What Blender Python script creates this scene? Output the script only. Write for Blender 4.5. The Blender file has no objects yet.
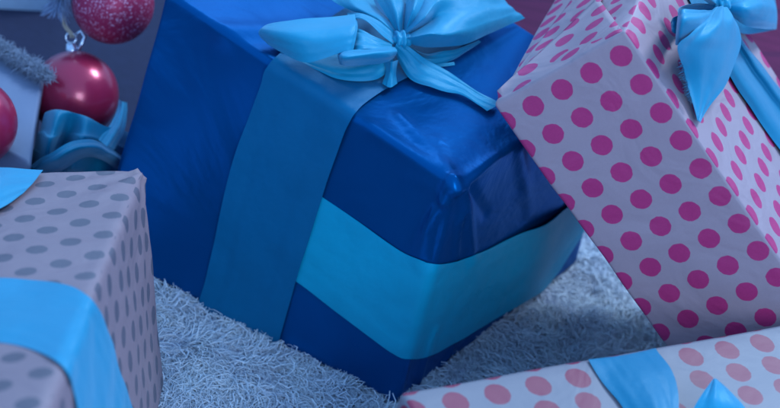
import bpy, bmesh, math, random
import numpy as np
from mathutils import Vector, Matrix, noise
from mathutils.bvhtree import BVHTree
from math import sin, cos, radians, pi
SC = bpy.context.scene
COL = SC.collection
random.seed(7)

# ------------------------------------------------------------ camera
FPX = 80/36*780
pt, rl = radians(37.5), radians(15.6)
r0 = Vector((1, 0, 0)); u0 = Vector((0, sin(pt), cos(pt))); FW = Vector((0, cos(pt), -sin(pt)))
RT = cos(rl)*r0 + sin(rl)*u0
UP = -sin(rl)*r0 + cos(rl)*u0
def ray(x, y): return FW + RT*((x-390)/FPX) - UP*((y-204)/FPX)
CAM = -ray(395, 402)*1.38
cd = bpy.data.cameras.new('camera'); cam = bpy.data.objects.new('camera', cd); COL.objects.link(cam)
cd.lens = 80; cd.sensor_width = 36; cd.clip_start = .02; cd.clip_end = 50
m = Matrix((RT, UP, -FW)).transposed().to_4x4(); m.translation = CAM
cam.matrix_world = m
cd.dof.use_dof = True; cd.dof.focus_distance = 1.27; cd.dof.aperture_fstop = 6.3
SC.camera = cam

# ------------------------------------------------------------ world and lamps
W = bpy.data.worlds.new('World'); SC.world = W; W.use_nodes = True
W.node_tree.nodes['Background'].inputs[0].default_value = (.24, .53, 1, 1)
W.node_tree.nodes['Background'].inputs[1].default_value = 1.1
def area(name, loc, target, size, power, col, sy=None):
    l = bpy.data.lights.new(name, 'AREA'); l.size = size; l.energy = power; l.color = col
    if sy: l.shape = 'RECTANGLE'; l.size_y = sy
    o = bpy.data.objects.new(name, l); COL.objects.link(o); o.location = loc
    o.rotation_euler = (Vector(target)-Vector(loc)).to_track_quat('-Z', 'Y').to_euler(); return o
area('window_light', (.85, 1.35, 1.85), (0, .1, .1), .5, 40, (.58, .78, 1))
area('lid_sheen_light', (-.75, 2.2, 1.75), (-.1, .1, .2), 1.0, 9, (.45, .76, 1), 1.2)  # added lamp whose reflection brightens the navy lid
area('front_fill_light', (.7, -1.8, 1.4), (0, 0, .1), .8, 17, (.58, .78, 1))  # added frontal fill for the faces turned to the camera
SC.view_settings.view_transform = 'Standard'; SC.view_settings.look = 'None'
SC.view_settings.exposure = .2; SC.view_settings.gamma = 1

# ------------------------------------------------------------ helpers
def on_plane(x, y, P0, N):
    d = ray(x, y); t = (P0-CAM).dot(N)/d.dot(N); return CAM + d*t
Z = Vector((0, 0, 1))
def gz(x, y, z): return on_plane(x, y, Vector((0, 0, z)), Z)
def at(x, y, t): return CAM + ray(x, y)*t
def lin(r, g, b):
    f = lambda c: (c/255/12.92 if c/255 <= .04045 else ((c/255+.055)/1.055)**2.4)
    return (f(r), f(g), f(b), 1)
def link(name, me, mat, parent=None, smooth=True):
    o = bpy.data.objects.new(name, me); COL.objects.link(o)
    if mat: 
        for mm in (mat if isinstance(mat, list) else [mat]): me.materials.append(mm)
    if smooth: me.polygons.foreach_set('use_smooth', [True]*len(me.polygons))
    if parent: o.parent = parent; o.matrix_parent_inverse = parent.matrix_world.inverted()
    return o
def tag(o, label, cat, group=None, kind=None):
    o['label'] = label; o['category'] = cat
    if group: o['group'] = group
    if kind: o['kind'] = kind
    return o
def thing(name, loc, label, cat, group=None):
    o = bpy.data.objects.new(name, None); COL.objects.link(o); o.location = loc
    o.empty_display_size = .02
    bpy.context.view_layer.update()
    return tag(o, label, cat, group)
def mesh(name, vs, fs):
    me = bpy.data.meshes.new(name); me.from_pydata([tuple(v) for v in vs], [], fs); me.update(); return me
def nz(p, f, seed=0): return noise.noise(Vector(p)*f + Vector((seed*7.3, seed*3.1, seed*1.7)))

# ------------------------------------------------------------ materials
def newmat(name):
    m = bpy.data.materials.new(name); m.use_nodes = True
    return m, m.node_tree.nodes, m.node_tree.links, m.node_tree.nodes['Principled BSDF']
def N(ns, t, **kw):
    n = ns.new(t)
    for k, v in kw.items():
        if k.startswith('i_'): n.inputs[int(k[2:])].default_value = v
        else: setattr(n, k, v)
    return n
def ribbon_mat(name, base, sheen=.3, rough=.42, spec=.5, fold=.5):
    m, ns, ls, b = newmat(name)
    tc = N(ns, 'ShaderNodeTexCoord')
    nt = N(ns, 'ShaderNodeTexNoise'); nt.inputs['Scale'].default_value = 14; nt.inputs['Detail'].default_value = 3
    ls.new(tc.outputs['Object'], nt.inputs['Vector'])
    mx = N(ns, 'ShaderNodeMix', data_type='RGBA')
    c2 = tuple(min(1, c*1.18) for c in base[:3])+(1,); c1 = tuple(c*.86 for c in base[:3])+(1,)
    mx.inputs[6].default_value = c1; mx.inputs[7].default_value = c2
    ls.new(nt.outputs['Fac'], mx.inputs[0]); ls.new(mx.outputs[2], b.inputs['Base Color'])
    b.inputs['Roughness'].default_value = rough
    b.inputs['Sheen Weight'].default_value = sheen; b.inputs['Sheen Roughness'].default_value = .4
    b.inputs['Sheen Tint'].default_value = (.5, .75, 1, 1)
    b.inputs['Specular IOR Level'].default_value = spec; b.inputs['Specular Tint'].default_value = (.6, .85, 1, 1)
    uv = N(ns, 'ShaderNodeUVMap')
    wv = N(ns, 'ShaderNodeTexWave', bands_direction='X'); wv.inputs['Scale'].default_value = 110; wv.inputs['Distortion'].default_value = .6
    ls.new(uv.outputs['UV'], wv.inputs['Vector'])
    n2 = N(ns, 'ShaderNodeTexNoise'); n2.inputs['Scale'].default_value = 42; n2.inputs['Detail'].default_value = 3
    ls.new(tc.outputs['Object'], n2.inputs['Vector'])
    b1 = N(ns, 'ShaderNodeBump'); b1.inputs['Strength'].default_value = .2; b1.inputs['Distance'].default_value = .0004
    b2 = N(ns, 'ShaderNodeBump'); b2.inputs['Strength'].default_value = .45; b2.inputs['Distance'].default_value = .003
    ls.new(wv.outputs['Fac'], b1.inputs['Height']); ls.new(n2.outputs['Fac'], b2.inputs['Height'])
    ls.new(b1.outputs['Normal'], b2.inputs['Normal'])
    # long soft creases that run with the length of the ribbon
    mp = N(ns, 'ShaderNodeMapping'); mp.inputs['Scale'].default_value = (3.2, .7, 1); ls.new(uv.outputs['UV'], mp.inputs[0])
    oi = N(ns, 'ShaderNodeObjectInfo'); ls.new(oi.outputs['Random'], mp.inputs['Location'])
    n3 = N(ns, 'ShaderNodeTexNoise'); n3.inputs['Scale'].default_value = 1; n3.inputs['Detail'].default_value = .6; n3.inputs['Distortion'].default_value = .4; ls.new(mp.outputs[0], n3.inputs['Vector'])
    b3 = N(ns, 'ShaderNodeBump'); b3.inputs['Strength'].default_value = fold; b3.inputs['Distance'].default_value = .006
    ls.new(n3.outputs['Fac'], b3.inputs['Height']); ls.new(b2.outputs['Normal'], b3.inputs['Normal']); ls.new(b3.outputs['Normal'], b.inputs['Normal'])
    return m
def dot_mat(name, paper, dot, G, r, crink=.35, streak=0):
    m, ns, ls, b = newmat(name)
    uv = N(ns, 'ShaderNodeUVMap'); tc = N(ns, 'ShaderNodeTexCoord')
    # slight wobble so the printed dots are not perfect discs
    wn = N(ns, 'ShaderNodeTexNoise'); wn.inputs['Scale'].default_value = 9; wn.inputs['Detail'].default_value = 0
    ls.new(uv.outputs['UV'], wn.inputs['Vector'])
    wm = N(ns, 'ShaderNodeVectorMath', operation='MULTIPLY_ADD'); wm.inputs[1].default_value = (.03, .03, 0); 
    ls.new(wn.outputs['Color'], wm.inputs[0]); ls.new(uv.outputs['UV'], wm.inputs[2])
    fr = N(ns, 'ShaderNodeVectorMath', operation='FRACTION'); ls.new(wm.outputs[0], fr.inputs[0])
    sb = N(ns, 'ShaderNodeVectorMath', operation='SUBTRACT'); sb.inputs[1].default_value = (.5, .5, 0); ls.new(fr.outputs[0], sb.inputs[0])
    sx = N(ns, 'ShaderNodeSeparateXYZ'); ls.new(sb.outputs[0], sx.inputs[0])
    def M(op, a, c=None):
        n = N(ns, 'ShaderNodeMath', operation=op)
        for i, v in enumerate((a, c)):
            if v is None: continue
            if isinstance(v, (int, float)): n.inputs[i].default_value = v
            else: ls.new(v, n.inputs[i])
        return n.outputs[0]
    X, Y = sx.outputs[0], sx.outputs[1]
    d2 = M('ADD', M('ADD', M('MULTIPLY', M('MULTIPLY', X, X), G[0]), M('MULTIPLY', M('MULTIPLY', X, Y), 2*G[1])), M('MULTIPLY', M('MULTIPLY', Y, Y), G[2]))
    d = M('SQRT', d2)
    mr = N(ns, 'ShaderNodeMapRange'); mr.inputs['From Min'].default_value = r*.97; mr.inputs['From Max'].default_value = r*1.03
    mr.inputs['To Min'].default_value = 1; mr.inputs['To Max'].default_value = 0; ls.new(d, mr.inputs['Value'])
    n1 = N(ns, 'ShaderNodeTexNoise'); n1.inputs['Scale'].default_value = 8; n1.inputs['Detail'].default_value = 5
    ls.new(tc.outputs['Object'], n1.inputs['Vector'])
    n3 = N(ns, 'ShaderNodeTexNoise'); n3.inputs['Scale'].default_value = 700; n3.inputs['Detail'].default_value = 3
    ls.new(tc.outputs['Object'], n3.inputs['Vector'])
    pm = N(ns, 'ShaderNodeMix', data_type='RGBA'); pm.inputs[6].default_value = tuple(c*.9 for c in paper[:3])+(1,); pm.inputs[7].default_value = tuple(c*1.08 for c in paper[:3])+(1,)
    av = M('MULTIPLY', M('ADD', n1.outputs['Fac'], n3.outputs['Fac']), .5); ls.new(av, pm.inputs[0])
    dm = N(ns, 'ShaderNodeMix', data_type='RGBA'); dm.inputs[6].default_value = tuple(c*.8 for c in dot[:3])+(1,); dm.inputs[7].default_value = tuple(c*1.25 for c in dot[:3])+(1,)
    ls.new(av, dm.inputs[0])
    mx = N(ns, 'ShaderNodeMix', data_type='RGBA'); ls.new(mr.outputs[0], mx.inputs[0]); ls.new(pm.outputs[2], mx.inputs[6]); ls.new(dm.outputs[2], mx.inputs[7])
    ls.new(mx.outputs[2], b.inputs['Base Color']); b.inputs['Roughness'].default_value = .5
    n2 = N(ns, 'ShaderNodeTexNoise'); n2.inputs['Scale'].default_value = 16; n2.inputs['Detail'].default_value = 3; n2.inputs['Distortion'].default_value = .8
    ls.new(tc.outputs['Object'], n2.inputs['Vector'])
    b1 = N(ns, 'ShaderNodeBump'); b1.inputs['Strength'].default_value = crink; b1.inputs['Distance'].default_value = .006
    b2 = N(ns, 'ShaderNodeBump'); b2.inputs['Strength'].default_value = .15; b2.inputs['Distance'].default_value = .0004
    ls.new(n2.outputs['Fac'], b1.inputs['Height']); ls.new(n3.outputs['Fac'], b2.inputs['Height'])
    ls.new(b1.outputs['Normal'], b2.inputs['Normal']); ls.new(b2.outputs['Normal'], b.inputs['Normal'])
    return m
def foil_mat(name, base, rough=.31):
    m, ns, ls, b = newmat(name)
    tc = N(ns, 'ShaderNodeTexCoord')
    n1 = N(ns, 'ShaderNodeTexNoise'); n1.inputs['Scale'].default_value = 7; n1.inputs['Detail'].default_value = 4; n1.inputs['Distortion'].default_value = 1.2
    ls.new(tc.outputs['Object'], n1.inputs['Vector'])
    n2 = N(ns, 'ShaderNodeTexNoise'); n2.inputs['Scale'].default_value = 900; n2.inputs['Detail'].default_value = 2
    ls.new(tc.outputs['Object'], n2.inputs['Vector'])
    mx = N(ns, 'ShaderNodeMix', data_type='RGBA'); mx.inputs[6].default_value = tuple(c*.85 for c in base[:3])+(1,); mx.inputs[7].default_value = tuple(c*1.15 for c in base[:3])+(1,)
    ls.new(n1.outputs['Fac'], mx.inputs[0]); ls.new(mx.outputs[2], b.inputs['Base Color'])
    b.inputs['Roughness'].default_value = rough; b.inputs['Specular Tint'].default_value = (.2, .6, 1, 1); b.inputs['Metallic'].default_value = .55; b.inputs['Specular IOR Level'].default_value = .2
    b1 = N(ns, 'ShaderNodeBump'); b1.inputs['Strength'].default_value = .5; b1.inputs['Distance'].default_value = .008
    b2 = N(ns, 'ShaderNodeBump'); b2.inputs['Strength'].default_value = .12; b2.inputs['Distance'].default_value = .0005
    ls.new(n1.outputs['Fac'], b1.inputs['Height']); ls.new(n2.outputs['Fac'], b2.inputs['Height'])
    ls.new(b1.outputs['Normal'], b2.inputs['Normal']); ls.new(b2.outputs['Normal'], b.inputs['Normal'])
    return m
def plain(name, c, rough=.6, metal=0, bump=0, scale=50):
    m, ns, ls, b = newmat(name)
    tc = N(ns, 'ShaderNodeTexCoord'); n1 = N(ns, 'ShaderNodeTexNoise'); n1.inputs['Scale'].default_value = scale; n1.inputs['Detail'].default_value = 4
    ls.new(tc.outputs['Object'], n1.inputs['Vector'])
    mx = N(ns, 'ShaderNodeMix', data_type='RGBA'); mx.inputs[6].default_value = tuple(x*.8 for x in c[:3])+(1,); mx.inputs[7].default_value = tuple(min(1, x*1.2) for x in c[:3])+(1,)
    ls.new(n1.outputs['Fac'], mx.inputs[0]); ls.new(mx.outputs[2], b.inputs['Base Color'])
    b.inputs['Roughness'].default_value = rough; b.inputs['Metallic'].default_value = metal
    if bump:
        bp = N(ns, 'ShaderNodeBump'); bp.inputs['Strength'].default_value = .5; bp.inputs['Distance'].default_value = bump
        ls.new(n1.outputs['Fac'], bp.inputs['Height']); ls.new(bp.outputs['Normal'], b.inputs['Normal'])
    return m
RIB = ribbon_mat('blue_satin_ribbon', (.004, .25, .43, 1))
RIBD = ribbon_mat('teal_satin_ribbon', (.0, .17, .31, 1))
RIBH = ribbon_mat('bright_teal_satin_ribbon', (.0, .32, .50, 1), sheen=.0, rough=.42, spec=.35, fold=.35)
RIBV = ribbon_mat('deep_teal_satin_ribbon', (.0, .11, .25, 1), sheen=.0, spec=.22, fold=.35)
FOIL = foil_mat('navy_wrapping_paper', (.0, .078, .26, 1))
PAPER = (.39, .27, .31, 1); DOTC = (.47, .028, .145, 1)

# ------------------------------------------------------------ wrapped box
def warped_box(name, corners, mats, r=.005, step=.006, disp=None, uvf=None, parent=None):
    """corners: 8 world points indexed [i + 2j + 4k] for axes e1,e2,e3 in {0,1}. mats per face (6): -1,+1,-2,+2,-3,+3"""
    c = [Vector(p) for p in corners]
    L = [(c[1]-c[0]).length, (c[2]-c[0]).length, (c[4]-c[0]).length]
    h = [l/2 for l in L]
    def tri(p):
        u, v, w = [(p[i]/h[i]+1)/2 for i in range(3)]
        return (c[0]*(1-u)*(1-v)*(1-w)+c[1]*u*(1-v)*(1-w)+c[2]*(1-u)*v*(1-w)+c[3]*u*v*(1-w)
               + c[4]*(1-u)*(1-v)*w+c[5]*u*(1-v)*w+c[6]*(1-u)*v*w+c[7]*u*v*w)
    def coords(i):
        n = max(2, int((L[i]-2*r)/step)); e = [-h[i], -h[i]+r*.35, -h[i]+r*.7]
        mid = [-h[i]+r+(L[i]-2*r)*k/n for k in range(n+1)]
        return e+mid+[-x for x in reversed(e)]
    cs = [coords(i) for i in range(3)]
    bm = bmesh.new(); uvl = bm.loops.layers.uv.new('UVMap')
    cen = sum(c, Vector())/8
    cache = {}
    def vert(p):
        k = tuple(round(x, 6) for x in p)
        if k in cache: return cache[k]
        inn = [max(-(h[i]-r), min(h[i]-r, p[i])) for i in range(3)]
        d = Vector([p[i]-inn[i] for i in range(3)])
        nrm = d.normalized()
        q = [inn[i]+nrm[i]*r for i in range(3)]
        P = tri(q); Nn = (tri([q[i]+nrm[i]*1e-3 for i in range(3)])-P).normalized()
        if disp: P = P+Nn*disp(P, Nn)
        v = bm.verts.new(P); cache[k] = v; return v
    for ax in range(3):
        for sgn in (-1, 1):
            a, b = [i for i in range(3) if i != ax]
            for i in range(len(cs[a])-1):
                for j in range(len(cs[b])-1):
                    q = []
                    for (x, y) in ((i, j), (i+1, j), (i+1, j+1), (i, j+1)):
                        p = [0, 0, 0]; p[ax] = sgn*h[ax]; p[a] = cs[a][x]; p[b] = cs[b][y]; q.append(p)
                    f = bm.faces.new([vert(p) for p in q]); f.material_index = ax*2+(sgn > 0)
                    for l, p in zip(f.loops, q):
                        uvw = tri(p)
                        l[uvl].uv = uvf(ax, sgn, p[a]+h[a], p[b]+h[b], uvw) if uvf else (p[a], p[b])
    bmesh.ops.recalc_face_normals(bm, faces=bm.faces)
    me = bpy.data.meshes.new(name); bm.to_mesh(me)
    tree = BVHTree.FromBMesh(bm); bm.free()
    o = link(name, me, mats, parent)
    return o, tree

def frame_box(V, e, dims):
    return [V+e[0]*dims[0]*i+e[1]*dims[1]*j+e[2]*dims[2]*k for k in (0, 1) for j in (0, 1) for i in (0, 1)]

# ------------------------------------------------------------ cloth lofting
def crom(P, n):
    """Catmull-Rom through list of tuples, n samples per span"""
    P = [np.array(p, float) for p in P]; Q = [2*P[0]-P[1]]+P+[2*P[-1]-P[-2]]
    out = []
    for i in range(len(P)-1):
        p0, p1, p2, p3 = Q[i:i+4]
        for k in range(n):
            t = k/n
            out.append(.5*((2*p1)+(-p0+p2)*t+(2*p0-5*p1+4*p2-p3)*t*t+(-p0+3*p1-3*p2+p3)*t**3))
    out.append(P[-1]); return out
def loft(name, secs, mat, parent=None, plane=None, tree=None, nl=8, nw=8, wr=.0012, wf=45, thick=.0003, seed=0, fray=0, world=False, hs=1, pleat=0, nple=3):
    rows = [crom(s, nw) for s in secs]                       # across
    rows = [list(c) for c in zip(*[crom([r[j] for r in rows], nl) for j in range(len(rows[0]))])]
    vs, uvs = [], []
    nr, nc = len(rows), len(rows[0])
    for i, rw in enumerate(rows):
        for j, (x, y, hh) in enumerate(rw):
            h = hh*hs/1000
            if world: P = Vector((x, y, hh)); Nn = Z
            elif tree:
                d = ray(x, y).normalized(); loc, Nn, _, _ = tree.ray_cast(CAM, d)
                if loc is None:
                    P0, Np = plane; loc = on_plane(x, y, P0, Np); Nn = Np
                if Nn.dot(d) > 0: Nn = -Nn
                P = loc+Nn*h
            else:
                P0, Np = plane; P = on_plane(x, y, P0+Np*h, Np); Nn = Np
            v = j/(nc-1); u = i/(nr-1)
            k = nz(P, wf, seed)*wr + pleat*sin(v*pi*2*nple+3*nz(P, 12, seed+5))*(.4+.6*(1-u))
            vs.append(P+Nn*k)
            uvs.append((v, u))
    fs = [(i*nc+j, i*nc+j+1, (i+1)*nc+j+1, (i+1)*nc+j) for i in range(nr-1) for j in range(nc-1)]
    me = mesh(name, vs, fs)
    ul = me.uv_layers.new(name='UVMap')
    for l in me.loops: ul.data[l.index].uv = uvs[l.vertex_index]
    o = link(name, me, mat, parent)
    s = o.modifiers.new('s', 'SOLIDIFY'); s.thickness = thick; s.offset = 0
    es = o.modifiers.new('e', 'EDGE_SPLIT'); es.split_angle = radians(40)
    return o
def tube(name, pts, r, mat, parent=None, seg=8, taper=None):
    pts = [Vector(p) for p in pts]; vs = []; fs = []
    for i, p in enumerate(pts):
        t = (pts[min(i+1, len(pts)-1)]-pts[max(i-1, 0)]).normalized()
        a = t.orthogonal().normalized() if i == 0 else (a-t*a.dot(t)).normalized()
        b = t.cross(a); rr = r*(taper[i] if taper else 1)
        for k in range(seg):
            an = 2*pi*k/seg; vs.append(p+a*cos(an)*rr+b*sin(an)*rr)
    for i in range(len(pts)-1):
        for k in range(seg): fs.append((i*seg+k, i*seg+(k+1) % seg, (i+1)*seg+(k+1) % seg, (i+1)*seg+k))
    fs.append(tuple(range(seg))[::-1]); fs.append(tuple((len(pts)-1)*seg+k for k in range(seg)))
    return link(name, mesh(name, vs, fs), mat, parent)
def strands(name, items, mat, parent=None, seg=3):
    """items: (points Nx3 array, radius) -> one mesh"""
    vs, fs = [], []
    for pts, r in items:
        n = len(pts); base = len(vs); t = pts[-1]-pts[0]; t = t/(np.linalg.norm(t)+1e-9)
        a = np.cross(t, [.3, .5, .8]); a /= np.linalg.norm(a)+1e-9; b = np.cross(t, a)
        for i, p in enumerate(pts):
            rr = r*(1-.7*i/(n-1))
            for k in range(seg):
                an = 2*pi*k/seg; vs.append(p+a*cos(an)*rr+b*sin(an)*rr)
        for i in range(n-1):
            for k in range(seg): fs.append((base+i*seg+k, base+i*seg+(k+1) % seg, base+(i+1)*seg+(k+1) % seg, base+(i+1)*seg+k))
    me = bpy.data.meshes.new(name); me.from_pydata([tuple(map(float, v)) for v in vs], [], fs); me.update()
    return link(name, me, mat, parent)

# ------------------------------------------------------------ setting: floor and rug
def floor_shading():
    m, ns, ls, b = newmat('reddish_wood_boards')
    tc = N(ns, 'ShaderNodeTexCoord'); mp = N(ns, 'ShaderNodeMapping'); mp.inputs['Rotation'].default_value = (0, 0, radians(-24)); ls.new(tc.outputs['Object'], mp.inputs[0])
    br = N(ns, 'ShaderNodeTexBrick'); br.inputs['Scale'].default_value = 1; br.inputs['Brick Width'].default_value = .9; br.inputs['Row Height'].default_value = .09; br.inputs['Mortar Size'].default_value = .0015
    br.inputs['Color1'].default_value = (.14, .016, .06, 1); br.inputs['Color2'].default_value = (.09, .014, .055, 1); br.inputs['Mortar'].default_value = (.02, .01, .04, 1)
    ls.new(mp.outputs[0], br.inputs['Vector'])
    m2 = N(ns, 'ShaderNodeMapping'); m2.inputs['Scale'].default_value = (4, 60, 1); m2.inputs['Rotation'].default_value = (0, 0, radians(-24)); ls.new(tc.outputs['Object'], m2.inputs[0])
    n = N(ns, 'ShaderNodeTexNoise'); n.inputs['Scale'].default_value = 2; n.inputs['Detail'].default_value = 6; ls.new(m2.outputs[0], n.inputs['Vector'])
    mx = N(ns, 'ShaderNodeMix', data_type='RGBA', blend_type='MULTIPLY'); mx.inputs[0].default_value = .8
    cr = N(ns, 'ShaderNodeValToRGB'); cr.color_ramp.elements[0].position = .3; cr.color_ramp.elements[0].color = (.45, .4, .5, 1); cr.color_ramp.elements[1].position = .7; cr.color_ramp.elements[1].color = (1.2, 1.1, 1.1, 1)
    ls.new(n.outputs['Fac'], cr.inputs[0]); ls.new(br.outputs['Color'], mx.inputs[6]); ls.new(cr.outputs[0], mx.inputs[7])
    ls.new(mx.outputs[2], b.inputs['Base Color']); b.inputs['Roughness'].default_value = .75; b.inputs['Specular IOR Level'].default_value = .15
    bp = N(ns, 'ShaderNodeBump'); bp.inputs['Distance'].default_value = .002; bp.inputs['Strength'].default_value = .4; ls.new(n.outputs['Fac'], bp.inputs['Height']); ls.new(bp.outputs[0], b.inputs['Normal'])
    return m
fl = link('floor', mesh('floor', [(-6, -6, -.02), (6, -6, -.02), (6, 6, -.02), (-6, 6, -.02)], [(0, 1, 2, 3)]), floor_shading(), smooth=False); fl['kind'] = 'structure'
SHADEM = plain('dark_blue_floor_shade', (.018, .022, .060, 1), .95, bump=.001, scale=120)
fm = link('floor_shading', mesh('floor_shading', [(-1.4, -.2, -.014), (-.12, .25, -.014), (-.35, 1.1, -.014), (-1.7, .7, -.014)], [(0, 1, 2, 3)]), SHADEM, smooth=False); fm['kind'] = 'structure'  # dark sheet that paints the bluish shade over the left boards

RUGB = plain('white_wool_backing', (.64, .68, .92, 1), .95, bump=.004, scale=90)
RUGF = plain('white_wool_pile', (.74, .80, 1, 1), .9, scale=30)
def rug_h(x, y): return .004*noise.noise(Vector((x*22, y*22, 0)))+.002*noise.noise(Vector((x*70, y*70, 3)))-.006
vs, fs = [], []; nx, ny = 150, 130
for j in range(ny+1):
    for i in range(nx+1):
        x = -.75+1.5*i/nx; y = -.9+(1.2+.02*noise.noise(Vector((x*6, 1, 0))))*j/ny
        vs.append((x, y, rug_h(x, y)))
for j in range(ny):
    for i in range(nx):
        k = j*(nx+1)+i
        if vs[k][0] < -.2 and vs[k][1] > .0+.03*noise.noise(Vector((vs[k][0]*8, 2, 0))): continue   # rug cut away to bare the dark shade sheet
        fs.append((k, k+1, k+nx+2, k+nx+1))
rug = link('rug', mesh('rug', vs, fs), RUGB); rug['kind'] = 'structure'; rs = rug.modifiers.new('s', 'SOLIDIFY'); rs.thickness = .01; rs.offset = -1
rng = np.random.default_rng(3)
items = []
def pile(x0, x1, y0, y1, n):
    for _ in range(n):
        x = rng.uniform(x0, x1); y = rng.uniform(y0, y1)
        fa = noise.noise(Vector((x*16, y*16, 9)))*5+rng.normal(0, .8)     # tufts lean together
        big = rng.random() < .28; L = rng.uniform(.02, .045) if big else rng.uniform(.012, .028); k = 9 if big else 7; ph = rng.uniform(0, 6.28); cr_ = rng.uniform(.002, .0055) if big else rng.uniform(.0008, .003); tw = rng.uniform(1, 2.6)
        s = np.linspace(0, 1, k); d = np.array([cos(fa), sin(fa), 0]); pr = np.array([-sin(fa), cos(fa), 0])
        tuft = .6+1.1*noise.noise(Vector((x*45, y*45, 4)))
        up = .009*tuft*np.sin(s*pi*.8)+.002
        z0 = rug_h(x, y)
        P = np.array([x, y, z0])+np.outer(s*L, d)+np.outer(cr_*np.sin(s*6.28*tw+ph), pr); P[:, 2] += up+cr_*.6*np.cos(s*6.28*tw+ph)
        items.append((P, rng.uniform(.0006, .0012) if big else rng.uniform(.00018, .0006)))
pile(-.34, .03, -.17, .10, 17000)
pile(.0, .28, .0, .32, 15000)
rp = strands('rug_pile', items, RUGF); tag(rp, 'fluffy white curly wool pile of the rug under the presents', 'rug pile', kind='stuff')

# ------------------------------------------------------------ navy gift box
hB = .222
B0, BR_, BL_ = gz(395, 402, 0), gz(577, 262, 0), gz(95, 250, 0)
T0, TL, TR = gz(455, 185, hB), gz(165, -10, hB), gz(615, 82, hB)
BB = BL_+BR_-B0; TB = TL+TR-T0
navy = thing('gift_box', tuple((B0+BB)/2), 'large glossy navy gift with wide teal ribbons and a big light blue bow on top', 'gift box')
def seg_d(P, A, B):
    d = B-A; t = max(0, min(1, (P-A).dot(d)/d.dot(d))); return (P-A-d*t).length, t
NL = (T0-B0).cross(BL_-B0).normalized()
NL = NL if NL.dot(CAM-B0) > 0 else -NL
NR = (BR_-B0).cross(T0-B0).normalized(); NR = NR if NR.dot(CAM-B0) > 0 else -NR
lp = lambda x, y: on_plane(x, y, B0, NL); rp_ = lambda x, y: on_plane(x, y, B0, NR); tp = lambda x, y: gz(x, y, hB)
creases = [(tp(452, 180), lp(418, 262), .0045, .0045), (rp_(462, 190), rp_(472, 262), .006, .0045), (rp_(455, 190), rp_(500, 155), .0045, .004),
           (tp(372, 126), tp(452, 176), .002, .006), (lp(440, 205), lp(432, 262), -.004, .004), (lp(436, 215), lp(405, 262), .003, .004), (rp_(458, 215), rp_(455, 258), .004, .003), (tp(436, 140), tp(448, 170), .002, .006), (tp(400, 115), tp(446, 168), .0022, .005), (lp(446, 200), lp(424, 230), .004, .003), (rp_(466, 186), rp_(486, 215), -.003, .004), (lp(430, 190), lp(350, 165), .0015, .006), (rp_(520, 150), rp_(530, 215), .002, .006), (lp(408, 362), lp(400, 398), .004, .003), (rp_(450, 352), rp_(425, 385), .003, .003), (lp(290, 345), lp(330, 365), .002, .006),
           (lp(420, 355), lp(392, 400), .004, .004), (rp_(432, 330), rp_(412, 395), .004, .004), (lp(150, 120), lp(238, 160), .0015, .005),
           (lp(340, 300), lp(372, 390), .0015, .008), (lp(160, 195), lp(215, 235), .001, .006), (tp(205, 30), tp(300, 30), .003, .012), (tp(420, 130), tp(520, 120), .001, .012)]
def dispB(P, Nn):
    d = .0022*nz(P, 9, 1)+.0008*nz(P, 26, 2)
    for A, B, am, w in creases:
        s, t = seg_d(P, A, B)
        if s < w*3: d += am*math.exp(-(s/w)**2)*(1-.5*t)
    return d
# flipping order: e1 = to the left, e2 = to the right, e3 = up
cB = [B0, BL_, BR_, BB, T0, TL, TR, TB]
_, treeB = warped_box('wrapping', cB, [FOIL]*6, r=.0048, step=.0035, disp=dispB, parent=navy)
# (materials: all six faces share the paper)

# horizontal ribbon wrapping the near corner
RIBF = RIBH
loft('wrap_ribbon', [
    [(300, 182, .9), (286, 232, .9), (272, 268, .9)], [(323, 197, .9), (310, 240, .9), (297, 281, .9)], [(360, 222, 1), (347, 268, 1), (338, 312, 1)], [(400, 250, 1.2), (385, 300, 1.2), (374, 339, 1.2)],
    [(420, 259, 1.5), (405, 310, 1.5), (393, 352, 1.5)], [(433, 263, 1.8), (420, 315, 1.8), (408, 358, 1.8)], [(450, 262, 1.5), (440, 312, 1.5), (428, 355, 1.5)], [(480, 252, 1.2), (470, 292, 1.2), (458, 340, 1.2)],
    [(515, 234, 2), (508, 272, 2.5), (500, 314, 2)], [(540, 221, 6), (534, 254, 8), (526, 296, 5)], [(562, 208, 3), (560, 235, 3), (549, 281, 2)], [(590, 190, 1), (588, 215, 1), (580, 237, 1)]], RIBF, navy, plane=(B0, NR), tree=treeB, nl=8, nw=12, wr=.0004, thick=.0006)
# vertical ribbon on the left face, over the edge and across the lid to the knot
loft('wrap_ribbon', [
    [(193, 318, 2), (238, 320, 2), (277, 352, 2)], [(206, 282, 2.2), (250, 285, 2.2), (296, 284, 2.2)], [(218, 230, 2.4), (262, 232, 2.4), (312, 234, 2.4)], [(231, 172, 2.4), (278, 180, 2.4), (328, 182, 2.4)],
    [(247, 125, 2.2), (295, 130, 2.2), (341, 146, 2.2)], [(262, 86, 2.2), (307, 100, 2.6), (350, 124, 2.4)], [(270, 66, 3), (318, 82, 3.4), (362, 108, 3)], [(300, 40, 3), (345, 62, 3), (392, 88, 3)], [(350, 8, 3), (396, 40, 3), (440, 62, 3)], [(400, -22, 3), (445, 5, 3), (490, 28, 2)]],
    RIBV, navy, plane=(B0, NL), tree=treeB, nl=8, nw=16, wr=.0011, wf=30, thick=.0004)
PT = (Vector((0, 0, hB)), Z)
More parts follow.
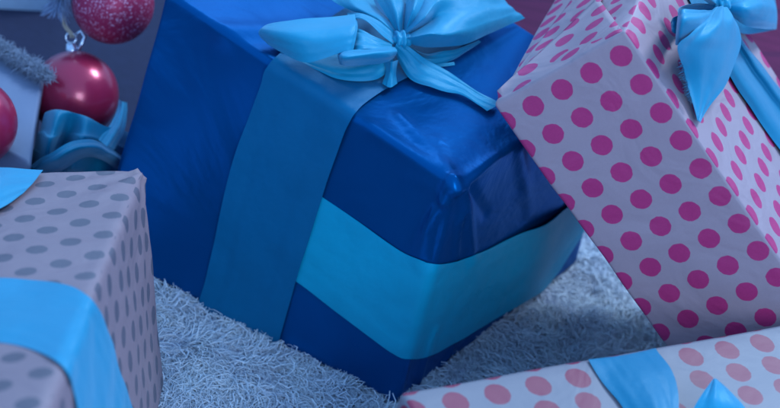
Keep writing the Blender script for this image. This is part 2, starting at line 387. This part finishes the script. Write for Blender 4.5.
bow = loft('bow', [  # big left loop, front panel curling under and back to the knot
    [(357, 13, 38), (357, 30, 40), (353, 51, 33)], [(350, 13, 40), (349, 31, 43), (344, 52, 34)], [(310, 17, 36), (306, 36, 39), (308, 62, 22)], [(280, 22, 27), (275, 34, 30), (280, 52, 14)],
    [(264, 27, 16), (260, 32, 17), (266, 43, 9)], [(264, 33, 8), (264, 40, 7), (276, 50, 4)], [(290, 42, 4), (300, 56, 5), (312, 68, 4)], [(330, 50, 6), (340, 66, 10), (340, 80, 5)], [(362, 50, 10), (370, 64, 14), (374, 80, 6)], [(390, 45, 15), (392, 55, 15), (394, 66, 8)]],
    RIB, navy, plane=PT, nw=10, nl=9, wr=.003, wf=28, seed=1)
RIBQ = RIB
def B(secs, **k):
    k.setdefault('wr', .0012); k.setdefault('nw', 12); k.setdefault('wf', 60); mt = k.pop('mat', RIB)
    return loft('loop', secs, mt, bow, plane=PT, **k)
bow.name = 'bow'
# inner mouth, light triangle and bottom roll of the left loop
B([[(347, 13, 33), (350, 19, 35)], [(358, 13, 39), (362, 19, 42)], [(374, 18, 36), (378, 31, 38)], [(397, 36, 25), (393, 44, 26)]], seed=2)
B([[(348, 28, 30), (348, 50, 27)], [(359, 29, 37), (360, 49, 35)], [(374, 37, 34), (376, 49, 33)], [(392, 43, 26), (392, 48, 25)]], seed=3)
B([[(338, 52, 20), (338, 57, 22), (340, 64, 12)], [(346, 50, 34), (343, 57, 39), (346, 66, 22)], [(366, 49, 34), (366, 55, 39), (368, 64, 24)], [(385, 47, 30), (386, 53, 35), (387, 62, 22)], [(395, 47, 24), (397, 52, 28), (394, 58, 18)]], seed=4)
B([[(385, 60, 20), (392, 62, 22), (398, 60, 18)], [(386, 72, 10), (391, 74, 12), (396, 72, 10)], [(382, 84, 4), (390, 88, 5), (397, 84, 4)]], seed=4)
# straps that rise past the top of the frame
B([[(318, -14, 14), (345, -14, 22), (368, -14, 20)], [(338, 4, 20), (358, 5, 29), (377, 8, 24)], [(366, 16, 26), (378, 18, 33), (390, 21, 26)], [(391, 34, 22), (395, 35, 25), (399, 34, 22)]], seed=5, mat=RIB)
B([[(368, -14, 30), (388, -14, 40), (402, -14, 30)], [(382, 8, 32), (396, 8, 40), (406, 10, 32)], [(397, 33, 25), (400, 33, 28), (403, 32, 25)]], seed=6)
B([[(408, -12, 34), (420, -14, 46), (432, -12, 38)], [(405, 12, 34), (414, 8, 47), (422, 14, 36)], [(403, 33, 25), (406, 31, 29), (409, 34, 25)]], seed=7)
# big right tail, folded near the knot
B([[(402, 33, 25), (404, 35, 28), (406, 36, 26), (407, 39, 28), (406, 42, 24)],
   [(416, 10, 36), (423, 17, 46), (427, 23, 30), (428, 33, 42), (418, 46, 24)],
   [(432, -14, 38), (440, -4, 48), (442, 14, 38), (444, 32, 40), (434, 47, 22)],
   [(462, -25, 34), (466, -8, 42), (470, 12, 38), (470, 28, 32), (466, 44, 17)],
   [(488, -25, 26), (492, -6, 32), (496, 8, 28), (498, 20, 22), (496, 31, 12)],
   [(492, -22, 16), (500, -6, 22), (510, 6, 18), (517, 12, 12), (525, 18, 6)]], seed=8, nw=8, wr=.0022, wf=30, pleat=.0011, nple=4)
B([[(405, 43, 20), (408, 46, 17), (410, 50, 12)], [(424, 54, 16), (428, 58, 9), (430, 65, 4)], [(445, 51, 12), (448, 56, 8), (448, 62, 4)], [(462, 47, 10), (464, 50, 7), (464, 53, 4)], [(479, 40, 9), (480, 41, 8), (481, 42, 7)]], seed=9)
B([[(428, 66, 3), (430, 68, 3)], [(440, 64, 5), (441, 67, 4)], [(454, 62, 6), (455, 65, 5)]], seed=9)
# long lower tail
B([[(398, 41, 25), (396, 45, 26), (394, 50, 20)], [(413, 50, 22), (407, 56, 18), (401, 64, 10)], [(428, 60, 14), (420, 69, 11), (412, 79, 4)], [(448, 71, 9), (438, 78, 7), (436, 89, 3)], [(470, 86, 6), (462, 88, 5), (461, 95, 3)], [(485, 95, 5), (481, 100, 4), (478, 105, 3)], [(499, 103, 3), (496, 107, 5), (487, 111, 3)]], seed=10, wr=.0022, wf=45)
# knot
kb = bmesh.new(); bmesh.ops.create_icosphere(kb, subdivisions=4, radius=1)
kc = on_plane(401, 40, PT[0]+Z*.025, Z)
for v in kb.verts:
    p = v.co.copy(); rr = 1+.16*sin(p.x*9+p.y*4)+.1*nz(p, 3)
    v.co = kc+Vector((p.x*.0075, p.y*.0085, p.z*.0065))*rr
km = bpy.data.meshes.new('knot'); kb.to_mesh(km); kb.free(); link('knot', km, RIB, bow)

# ------------------------------------------------------------ tall white gift with crimson dots (right)
DM = .0262
Gq = (1, 0, 1)
vV = at(625, 30, 1.2)
eP = [Vector((-.624, .010, -.781)), Vector((.767, -.182, -.615)), Vector((.149, .983, -.106))]
dP = (.114, .38, .244)
# lattice measured on the front face
def lattice(P0, e, nrm, o, a, b):
    f = lambda q: Vector((( on_plane(*q, P0, nrm)-P0).dot(e[0]), (on_plane(*q, P0, nrm)-P0).dot(e[1])))
    O, A, Bb = f(o), f(a), f(b); a_ = A-O; b_ = Bb-O
    M_ = Matrix(((a_.x, b_.x), (a_.y, b_.y))).inverted(); s = (a_.length+b_.length)/2
    return (lambda P: M_ @ (Vector(((P-P0).dot(e[0]), (P-P0).dot(e[1])))-O)), (a_.dot(a_), a_.dot(b_), b_.dot(b_)), a_, b_
latA, GA, _, _ = lattice(vV, (eP[0], eP[1]), -eP[2], (621, 56.5), (562, 90), (661, 113.5))
def uvP(ax, sgn, a, b, P):
    if ax == 2: q = latA(P)*2; return (q.x+.5, q.y+.5)
    if ax == 0: return (a/DM+.15, b/DM+.35)      # e2,e3
    return (a/DM+.55, b/DM+.8)                   # e1,e3
tall = thing('gift_box', tuple(vV+eP[0]*dP[0]/2+eP[1]*dP[1]/2+eP[2]*dP[2]/2), 'tall pale gift with crimson polka dots leaning on the navy gift, blue bow at right', 'gift box')
def dispP(P, Nn):
    d = .0016*nz(P, 10, 11)+.0008*nz(P, 30, 12)
    q = P-vV; s1, s2, s3 = q.dot(eP[0]), q.dot(eP[1]), q.dot(eP[2])
    if s2 < .004:  # end face: dents near the folded corner
        d -= .003*math.exp(-((s1-.0)/.008)**2-((s3-.03)/.02)**2)
    return d
GAs = (GA[0]/4, GA[1]/4, GA[2]/4)
side = (GAs[0]*GAs[2])**.25
P_front = dot_mat('dotted_paper_front', PAPER, DOTC, GAs, .0080, crink=.6)
P_side = dot_mat('dotted_paper_side', PAPER, DOTC, Gq, .305, crink=.75)
_, treeP = warped_box('wrapping', frame_box(vV, eP, dP), [P_side, P_side, P_side, P_side, P_front, P_side], r=.003, step=.006, disp=dispP, uvf=uvP, parent=tall)
# folded paper flap on the end face: two sheets meeting at a raised seam
nC = -eP[1]
def endp(s1, s3, h): return vV+eP[0]*s1+eP[2]*s3+nC*h
def flapuv(P): q = P-vV; return (q.dot(eP[0])/DM+.05, q.dot(eP[2])/DM+.3)
def flap(name, quad, hs):
    vs, fs, uvs = [], [], []; n = 24
    for i in range(n+1):
        for j in range(n+1):
            u, v = i/n, j/n
            s = [(quad[0][k]*(1-u)*(1-v)+quad[1][k]*u*(1-v)+quad[2][k]*u*v+quad[3][k]*(1-u)*v) for k in (0, 1)]
            h = hs[0]+(hs[1]-hs[0])*v**2+.0010*nz(Vector((s[0], s[1], 0)), 30, 4)+.0004*sin(u*9)
            P = endp(s[0], s[1], .03); hit = treeP.ray_cast(P, -nC)[0]; P = (hit if hit else endp(s[0], s[1], 0))+nC*h; vs.append(P); uvs.append(flapuv(P))
    for i in range(n):
        for j in range(n): k = i*(n+1)+j; fs.append((k, k+1, k+n+2, k+n+1))
    me = mesh(name, vs, fs); ul = me.uv_layers.new(name='UVMap')
    for l in me.loops: ul.data[l.index].uv = uvs[l.vertex_index]
    o = link(name, me, P_side, tall); s = o.modifiers.new('s', 'SOLIDIFY'); s.thickness = .0005; s.offset = 0; return o
# seam runs from the low left corner to the upper right of the end face
sC = lambda x, y: ((on_plane(x, y, vV, nC)-vV).dot(eP[0]), (on_plane(x, y, vV, nC)-vV).dot(eP[2]))
q0, q1 = sC(501, 96), sC(601, 2)
a0 = sC(500, 101); 
flap('paper_flap', [(dP[0]*.985, .003), (.003, .003), q1, q0], (-.0008, .0045))
flap('paper_flap', [(dP[0]*.99, .03), (q1[0]+.03, dP[2]*.9), (q1[0]-.002, q1[1]), (q0[0]-.001, q0[1])], (.0006, .0012))
# ribbon along the lit face
nB = -eP[0]; PB = (vV, nB)
loft('wrap_ribbon', [[(668, -40, 1.5), (680, -40, 3), (690, -38, 1.5), (698, -34, 3), (706, -30, 1.5)], [(700, 20, 2), (707, 17, 4), (714, 14, 1.5), (721, 11, 4), (727, 8, 2)], [(714, 47, 2), (722, 40, 6), (730, 36, 1.5), (738, 37, 6), (744, 41, 2)], [(730, 76, 1.5), (740, 72, 7), (751, 72, 1), (759, 69, 6), (766, 70, 2)],
     [(757, 117, 1.5), (768, 113, 7), (780, 114, 1), (789, 110, 6), (797, 112, 2)], [(790, 165, 1.5), (801, 161, 5), (812, 162, 1), (823, 159, 5), (833, 160, 2)], [(830, 225, 1.5), (840, 222, 3), (850, 220, 1), (861, 220, 3), (872, 220, 2)]], RIBD, tall, plane=PB, nw=10, wr=.0008)
bow2 = loft('bow', [  # left loop of the bow
    [(715, 10, 26), (714, 13, 27), (712, 16, 24)], [(702, 10, 36), (701, 20, 38), (698, 32, 28)], [(685, 9, 38), (684, 22, 38), (680, 44, 22)], [(678, 12, 30), (677, 26, 26), (676, 42, 14)], [(682, 6, 20), (682, 14, 14), (682, 30, 8)], [(700, 3, 18), (702, 8, 14), (704, 18, 10)], [(716, 4, 20), (717, 8, 18), (716, 14, 16)]],
    RIB, tall, plane=PB, nw=9, seed=20, wr=.001)
def B2(secs, **k):
    k.setdefault('wr', .0012); k.setdefault('nw', 9)
    return loft('loop', secs, RIB, bow2, plane=PB, **k)
B2([[(684, 14, 14), (682, 36, 10)], [(674, 17, 14), (673, 32, 8)], [(671, 22, 8), (672, 28, 5)]], seed=21)
B2([[(714, 8, 28), (721, 7, 32), (729, 9, 28)], [(704, 20, 34), (722, 20, 40), (738, 22, 32)], [(690, 34, 32), (716, 36, 36), (742, 38, 28)], [(677, 47, 24), (710, 52, 28), (738, 56, 22)], [(684, 68, 14), (707, 76, 18), (727, 80, 14)], [(691, 95, 7), (704, 98, 10), (712, 103, 8)], [(697, 120, 3), (699, 121, 3), (701, 122, 3)]], seed=22, wf=26, wr=.003, pleat=.0008, nple=3)
B2([[(722, 5, 26), (728, 10, 28), (731, 15, 26)], [(744, -8, 38), (747, 8, 42), (747, 26, 30)], [(763, -12, 38), (765, 8, 40), (764, 29, 24)], [(774, -4, 26), (776, 12, 24), (774, 29, 12)], [(772, 0, 12), (773, 14, 8), (773, 30, 3)], [(750, 6, 8), (748, 20, 6), (745, 34, 3)], [(728, 8, 14), (730, 16, 12), (732, 24, 10)]], seed=23)
B2([[(682, -12, 22), (696, -12, 30), (708, -12, 24)], [(697, -3, 24), (706, -3, 30), (714, -4, 26)], [(712, 5, 22), (717, 4, 26), (721, 5, 23)]], seed=24)
B2([[(722, -14, 30), (734, -14, 38), (748, -14, 30)], [(718, -4, 28), (726, -4, 34), (734, -4, 30)], [(717, 5, 24), (721, 4, 27), (724, 6, 24)]], seed=25)
kb = bmesh.new(); bmesh.ops.create_icosphere(kb, subdivisions=4, radius=1); kc = on_plane(721, 4, vV+nB*.027, nB)
for v in kb.verts:
    p = v.co.copy(); rr = 1+.14*sin(p.x*8+p.z*5); v.co = kc+Vector((p.x*.007, p.y*.007, p.z*.006))*rr
km = bpy.data.meshes.new('knot'); kb.to_mesh(km); kb.free(); link('knot', km, RIB, bow2)
# frayed threads on the raw edge of the tail
fr = []
for k in range(60):
    t = k/59; x = 681+10*t+random.uniform(-.5, .5); y = 62+40*t
    p0 = on_plane(x+1, y, vV+nB*(.016-.008*t), nB); p1 = on_plane(x-random.uniform(1, 7)*(1-.5*t), y+random.uniform(-2, 4), vV+nB*(.010-.006*t), nB)
    md = (p0+p1)/2+Vector((random.uniform(-1, 1), 0, random.uniform(-1, 1)))*.0015
    fr.append((np.array([p0, md, p1]), .0003))
strands('frayed_thread', fr, RIB, bow2)

# ------------------------------------------------------------ low dotted gift (bottom right)
zF = .2
c0, c1, c2 = gz(400, 392, zF), gz(660, 345, zF), gz(780, 325, zF)
ex = (c1-c0).normalized(); ey = Z.cross(ex)  # into the picture
ey = -ey if ey.dot(CAM-c0) > 0 else ey
latF, GF, _, _ = lattice(c0, (ex, -ey), Z, (692, 357), (728, 350), (703, 380))
P_F = dot_mat('dotted_paper_low_gift', (.18, .17, .21, 1), (.21, .02, .06, 1), GF, .0090, crink=.25)
low = thing('gift_box', tuple(c0+ex*.2-ey*.08-Z*zF), 'low pale gift with pinkish dots along the bottom edge, crossed by a teal ribbon', 'gift box')
def uvF(ax, sgn, a, b, P):
    if ax == 2: q = latF(P); return (q.x+.5, q.y+.5)
    return (a/.03, b/.03)
def dispF(P, Nn): return .0010*nz(P, 12, 31)
eF = [ex, -ey, -Z]
warped_box('wrapping', frame_box(c0, eF, (.42, .17, zF)), [P_F]*6, r=.004, step=.008, disp=dispF, uvf=uvF, parent=low)
PF = (c0, Z)
loft('wrap_ribbon', [[(588, 360, 1), (622, 356, 3), (656, 348, 3)], [(590, 363, 1.5), (624, 359, 5), (658, 352, 5)], [(604, 384, 2), (640, 377, 9), (671, 370, 9)], [(620, 404, 2), (652, 398, 11), (678, 392, 10)], [(632, 425, 2), (660, 420, 11), (679, 420, 9)]], RIBD, low, plane=PF, nw=10, wr=.0012, wf=30)
loft('ribbon_tail', [[(713, 379.5, 20), (715, 379, 21), (717, 380, 20)], [(704, 392, 19), (718, 391, 23), (732, 393, 18)], [(695, 406, 16), (720, 405, 22), (746, 409, 16)], [(685, 428, 10), (720, 428, 16), (757, 432, 10)]], RIB, low, plane=PF, nw=8, wr=.001)

# ------------------------------------------------------------ grey dotted gift (left)
gV = at(145, 167, 1.25)
eG = [Vector((-.952, -.177, -.251)), Vector((.095, -.947, .307)), Vector((.292, -.269, -.918))]
latG, GG, _, _ = lattice(gV, (eG[0], eG[1]), -eG[2], (25, 220), (47.5, 231), (14, 239))
GREY = (.28, .19, .22, 1); GD = (.12, .10, .13, 1)
P_G = dot_mat('grey_dotted_paper', GREY, GD, GG, .0069, crink=.7)
def uvG(ax, sgn, a, b, P):
    if ax == 2: q = latG(P); return (q.x+.5, q.y+.5)
    s = GG[0]**.5; u, v = a, b
    return ((u*.9+v*.45)/.026, (v*.9-u*.45)/.026)
P_GS = dot_mat('grey_dotted_paper_side', GREY, GD, (1, 0, 1), .28, crink=.9)
grey = thing('gift_box', tuple(gV+eG[0]*.11+eG[1]*.15+eG[2]*.17), 'grey gift with darker grey dots, a wide blue ribbon bending over its side', 'gift box')
def dispG(P, Nn):
    q = P-gV; s1, s2, s3 = q.dot(eG[0]), q.dot(eG[1]), q.dot(eG[2])
    d = .0022*nz(P, 11, 41)+.0009*nz(P, 34, 42)
    # creases fanning out from the far corner
    an = math.atan2(s2, s1+.002); rr = math.hypot(s1, s2)
    if s3 < .01: d += .0016*sin(an*11+1)*math.exp(-rr/.05)
    if s1 < .01: d += .0014*sin(math.atan2(s3, s2+.001)*9)*math.exp(-math.hypot(s2, s3)/.06)
    return d
_, treeG = warped_box('wrapping', frame_box(gV, eG, (.2, .42, .175)), [P_GS, P_GS, P_GS, P_GS, P_G, P_G], r=.007, step=.004, disp=dispG, uvf=uvG, parent=grey)
PG = (gV, -eG[2])
loft('wrap_ribbon', [[(-30, 280, 2), (-30, 312, 3), (-30, 342, 2)], [(0, 280, 2.5), (0, 312, 3.5), (0, 343, 2)], [(30, 282, 3), (26, 315, 4), (22, 347, 2)], [(56, 286, 4), (48, 320, 5), (42, 355, 2)], [(80, 294, 5), (70, 330, 6), (58, 366, 3)],
     [(96, 311, 5), (84, 345, 6), (68, 380, 4)], [(107, 336, 4), (93, 366, 5), (73, 395, 4)], [(119, 371, 3), (100, 392, 4), (76, 415, 4)], [(133, 412, 2), (108, 425, 3), (80, 440, 3)]], RIB, grey, plane=PG, tree=treeG, nw=14, wr=.0013, wf=32, hs=.42)
loft('ribbon_tail', [[(-25, 165, 8), (-25, 190, 9), (-25, 222, 3)], [(0, 167, 8), (-2, 188, 9), (-2, 209, 4)], [(22, 169, 6), (16, 184, 7), (12, 202, 3)], [(43, 170, 4), (33, 182, 5), (23, 194, 3)]], RIB, grey, plane=PG, nw=10, wr=.0014, wf=35)

# ------------------------------------------------------------ pale gift behind the ornaments
g0 = gz(45, 68, .09); g1 = gz(30, 165, .09); dd = Vector((-.87, .49, 0)).normalized()
PALE = plain('pale_wrapping_paper', (.13, .17, .28, 1), .55, bump=.006, scale=14)
dv = g1-g0; dl = Vector((-.93, .36, 0))*.28
cs_ = [g0-Z*.08, g0-Z*.08+dl, g1-Z*.08, g1-Z*.08+dl, g0, g0+dl, g1, g1+dl]
pg = thing('gift_box', tuple(cs_[0]+(dl+dv)/2), 'plain pale blue-white gift behind the red ornaments at far left', 'gift box')
warped_box('wrapping', cs_, [PALE]*6, r=.004, step=.01, disp=lambda P, n: .002*nz(P, 14, 50), parent=pg)
# silvery tinsel garland lying on it
ga = []
for k in range(2600):
    t = random.random(); x = -10+58*t; y = 40+36*t
    p = gz(x, y, .10); dirv = Vector((random.gauss(0, 1), random.gauss(0, 1), random.gauss(.2, .8))).normalized()
    L = random.uniform(.004, .009); p = p+Vector((random.gauss(0, .003), random.gauss(0, .003), random.gauss(0, .002)))
    ga.append((np.array([p, p+dirv*L*.5, p+dirv*L-Z*.002]), .0004))
tag(strands('garland', ga, plain('silver_tinsel', (.22, .27, .38, 1), .6, 0)), 'fluffy silvery garland lying diagonally across the pale gift', 'garland')

# ------------------------------------------------------------ white box at the far top left
w0, w1 = gz(-40, 12, -.02), gz(64, 17, -.02); wd = (w1-w0); wn = Vector((-wd.y, wd.x, 0)).normalized()*.2
cs_ = [w0, w1, w0+wn, w1+wn]; cs_ = cs_+[p+Z*.12 for p in cs_]
wb = thing('storage_box', tuple(w0), 'white painted box standing on the boards in the top left corner', 'box')
warped_box('box_body', cs_, [plain('white_paint', (.5, .66, .9, 1), .5, bump=.001, scale=60)]*6, r=.003, step=.02, parent=wb)

# ------------------------------------------------------------ crumpled teal ribbon behind the grey gift
PC = (Vector((0, 0, .015)), Z)
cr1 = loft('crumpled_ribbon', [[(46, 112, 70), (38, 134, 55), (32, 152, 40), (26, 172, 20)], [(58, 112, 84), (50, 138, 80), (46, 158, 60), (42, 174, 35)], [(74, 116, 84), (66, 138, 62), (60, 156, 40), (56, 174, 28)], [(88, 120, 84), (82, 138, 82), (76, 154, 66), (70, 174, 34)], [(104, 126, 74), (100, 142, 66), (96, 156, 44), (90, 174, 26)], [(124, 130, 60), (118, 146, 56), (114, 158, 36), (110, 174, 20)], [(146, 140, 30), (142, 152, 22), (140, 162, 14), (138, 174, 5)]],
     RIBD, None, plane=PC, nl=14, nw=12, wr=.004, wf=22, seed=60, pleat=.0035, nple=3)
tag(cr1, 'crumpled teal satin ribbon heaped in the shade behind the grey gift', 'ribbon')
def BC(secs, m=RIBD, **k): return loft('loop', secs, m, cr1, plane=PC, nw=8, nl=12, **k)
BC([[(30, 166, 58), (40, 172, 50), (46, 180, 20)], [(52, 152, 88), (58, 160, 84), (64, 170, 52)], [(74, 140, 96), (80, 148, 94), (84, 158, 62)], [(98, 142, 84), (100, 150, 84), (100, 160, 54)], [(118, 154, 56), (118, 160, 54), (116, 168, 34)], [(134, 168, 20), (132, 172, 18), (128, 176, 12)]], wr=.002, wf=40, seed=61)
BC([[(119, 100, 58), (123, 102, 62), (127, 103, 56)], [(117, 110, 60), (122, 112, 64), (127, 114, 56)], [(110, 124, 66), (117, 128, 70), (124, 132, 60)], [(98, 140, 70), (106, 146, 74), (114, 150, 60)]], m=RIB, wr=.002, wf=40, seed=62)

# ------------------------------------------------------------ ornaments
def ball_mat(name, glitter):
    m, ns, ls, b = newmat(name)
    b.inputs['Base Color'].default_value = (.42, .02, .075, 1)
    b.inputs['Metallic'].default_value = .35; b.inputs['Roughness'].default_value = .3 if not glitter else .5
    b.inputs['Coat Weight'].default_value = .5; b.inputs['Coat Roughness'].default_value = .15
    tc = N(ns, 'ShaderNodeTexCoord')
    if glitter:
        v = N(ns, 'ShaderNodeTexVoronoi'); v.inputs['Scale'].default_value = 900; ls.new(tc.outputs['Object'], v.inputs['Vector'])
        sp = N(ns, 'ShaderNodeSeparateColor'); ls.new(v.outputs['Color'], sp.inputs[0])
        r = N(ns, 'ShaderNodeValToRGB'); r.color_ramp.elements[0].position = .80; r.color_ramp.elements[0].color = (.42, .025, .10, 1); r.color_ramp.elements[1].position = .97; r.color_ramp.elements[1].color = (.8, .42, .62, 1)
        ls.new(sp.outputs[0], r.inputs[0]); ls.new(r.outputs[0], b.inputs['Base Color'])
        bp = N(ns, 'ShaderNodeBump'); bp.inputs['Strength'].default_value = 1; bp.inputs['Distance'].default_value = .0012; ls.new(sp.outputs[1], bp.inputs['Height']); ls.new(bp.outputs[0], b.inputs['Normal'])
        b.inputs['Coat Weight'].default_value = 0
    else:
        n = N(ns, 'ShaderNodeTexNoise'); n.inputs['Scale'].default_value = 45; n.inputs['Detail'].default_value = 4; ls.new(tc.outputs['Object'], n.inputs['Vector'])
        bp = N(ns, 'ShaderNodeBump'); bp.inputs['Strength'].default_value = .5; bp.inputs['Distance'].default_value = .0015; ls.new(n.outputs['Fac'], bp.inputs['Height']); ls.new(bp.outputs[0], b.inputs['Normal'])
    return m
SHINY, GLIT = ball_mat('shiny_red_glass', 0), ball_mat('red_glitter', 1)
SILV = plain('silver_metal', (.6, .65, .8, 1), .25, .9, scale=200)
GOLD = plain('gold_cord_thread', (.38, .34, .30, 1), .6, .2)
def ball(px, py, t, rpx, mat, label, cap=True):
    c = at(px, py, t); r = rpx/FPX*t
    o = thing('christmas_bauble', tuple(c-Z*r), label, 'bauble', 'red christmas baubles')
    bm = bmesh.new(); bmesh.ops.create_uvsphere(bm, u_segments=64, v_segments=40, radius=r)
    me = bpy.data.meshes.new('ball'); bm.to_mesh(me); bm.free()
    s = link('ball', me, mat); s.location = c; bpy.context.view_layer.update(); s.parent = o; s.matrix_parent_inverse = o.matrix_world.inverted()
    return o, c, r
for px, py, t, rp2, mt, lb in ((75, 94, 1.5, 43.5, SHINY, 'shiny red bauble with a silver cap hanging just below the fir tip'),
                      (113, 3, 1.5, 41, GLIT, 'red glitter bauble at the top edge left of the navy gift'),
                      (-29, 123, 1.36, 46, SHINY, 'red bauble cut off by the left edge of the picture')):
    o, c, r = ball(px, py, t, rp2, mt, lb)
    ax = ((UP*.96-RT*.06-FW*.05)).normalized() if px == 75 else Z
    base = c+ax*r*.97
    cap = tube('cap', [base-ax*.002, base+ax*.002, base+ax*.007, base+ax*.008], .0055, SILV, o, 20, [1.15, 1.05, .9, .5])
    ringc = base+ax*.012; e1_ = RT; pts = [ringc+(e1_*cos(a)+ax*sin(a))*.0045 for a in np.linspace(0, 2*pi, 17)]
    tube('hanger', pts, .0009, SILV, o, 6)
    if px == 75:
        top = at(58, 12, 1.49)
        mid = [ringc.lerp(top, k/8)+RT*.001*sin(k*1.3) for k in range(9)]
        tube('cord', mid, .0011, GOLD, o, 6)
        tube('cord', [m_+RT*.0022 for m_ in mid], .0009, GOLD, o, 6)
        # small beads and curl of the hook
        tube('hook', [ringc+RT*.004+ax*.002, ringc+RT*.009+ax*.006, ringc+RT*.012+ax*.001, ringc+RT*.009-ax*.005, ringc+RT*.006-ax*.01], .0016, SILV, o, 8)

# fir branch the bauble hangs from
fb = thing('fir_branch', tuple(at(66, -40, 1.49)), 'frosted fir twig poking in from the top edge above the red bauble', 'branch')
st = [at(78-22*k/10, -60+70*k/10, 1.49)+FW*.004*sin(k) for k in range(11)]
tube('twig', st, .002, plain('bark', (.08, .09, .16, 1), .8), fb, 8, [1-.06*k for k in range(11)])
nd = []
for k in range(420):
    t = random.random(); i = min(9, int(t*10)); p = st[i].lerp(st[i+1], t*10-i); d = (st[10]-st[0]).normalized()
    s = Vector((random.gauss(0, 1), random.gauss(0, 1), random.gauss(0, 1))); s = (s-d*s.dot(d)).normalized()
    q = (d*.7+s*.75).normalized(); L = random.uniform(.012, .02)
    nd.append((np.array([p, p+q*L*.5, p+q*L]), .0007))
ndl = strands('needles', nd, plain('frosted_needles', (.20, .28, .48, 1), .6), fb)
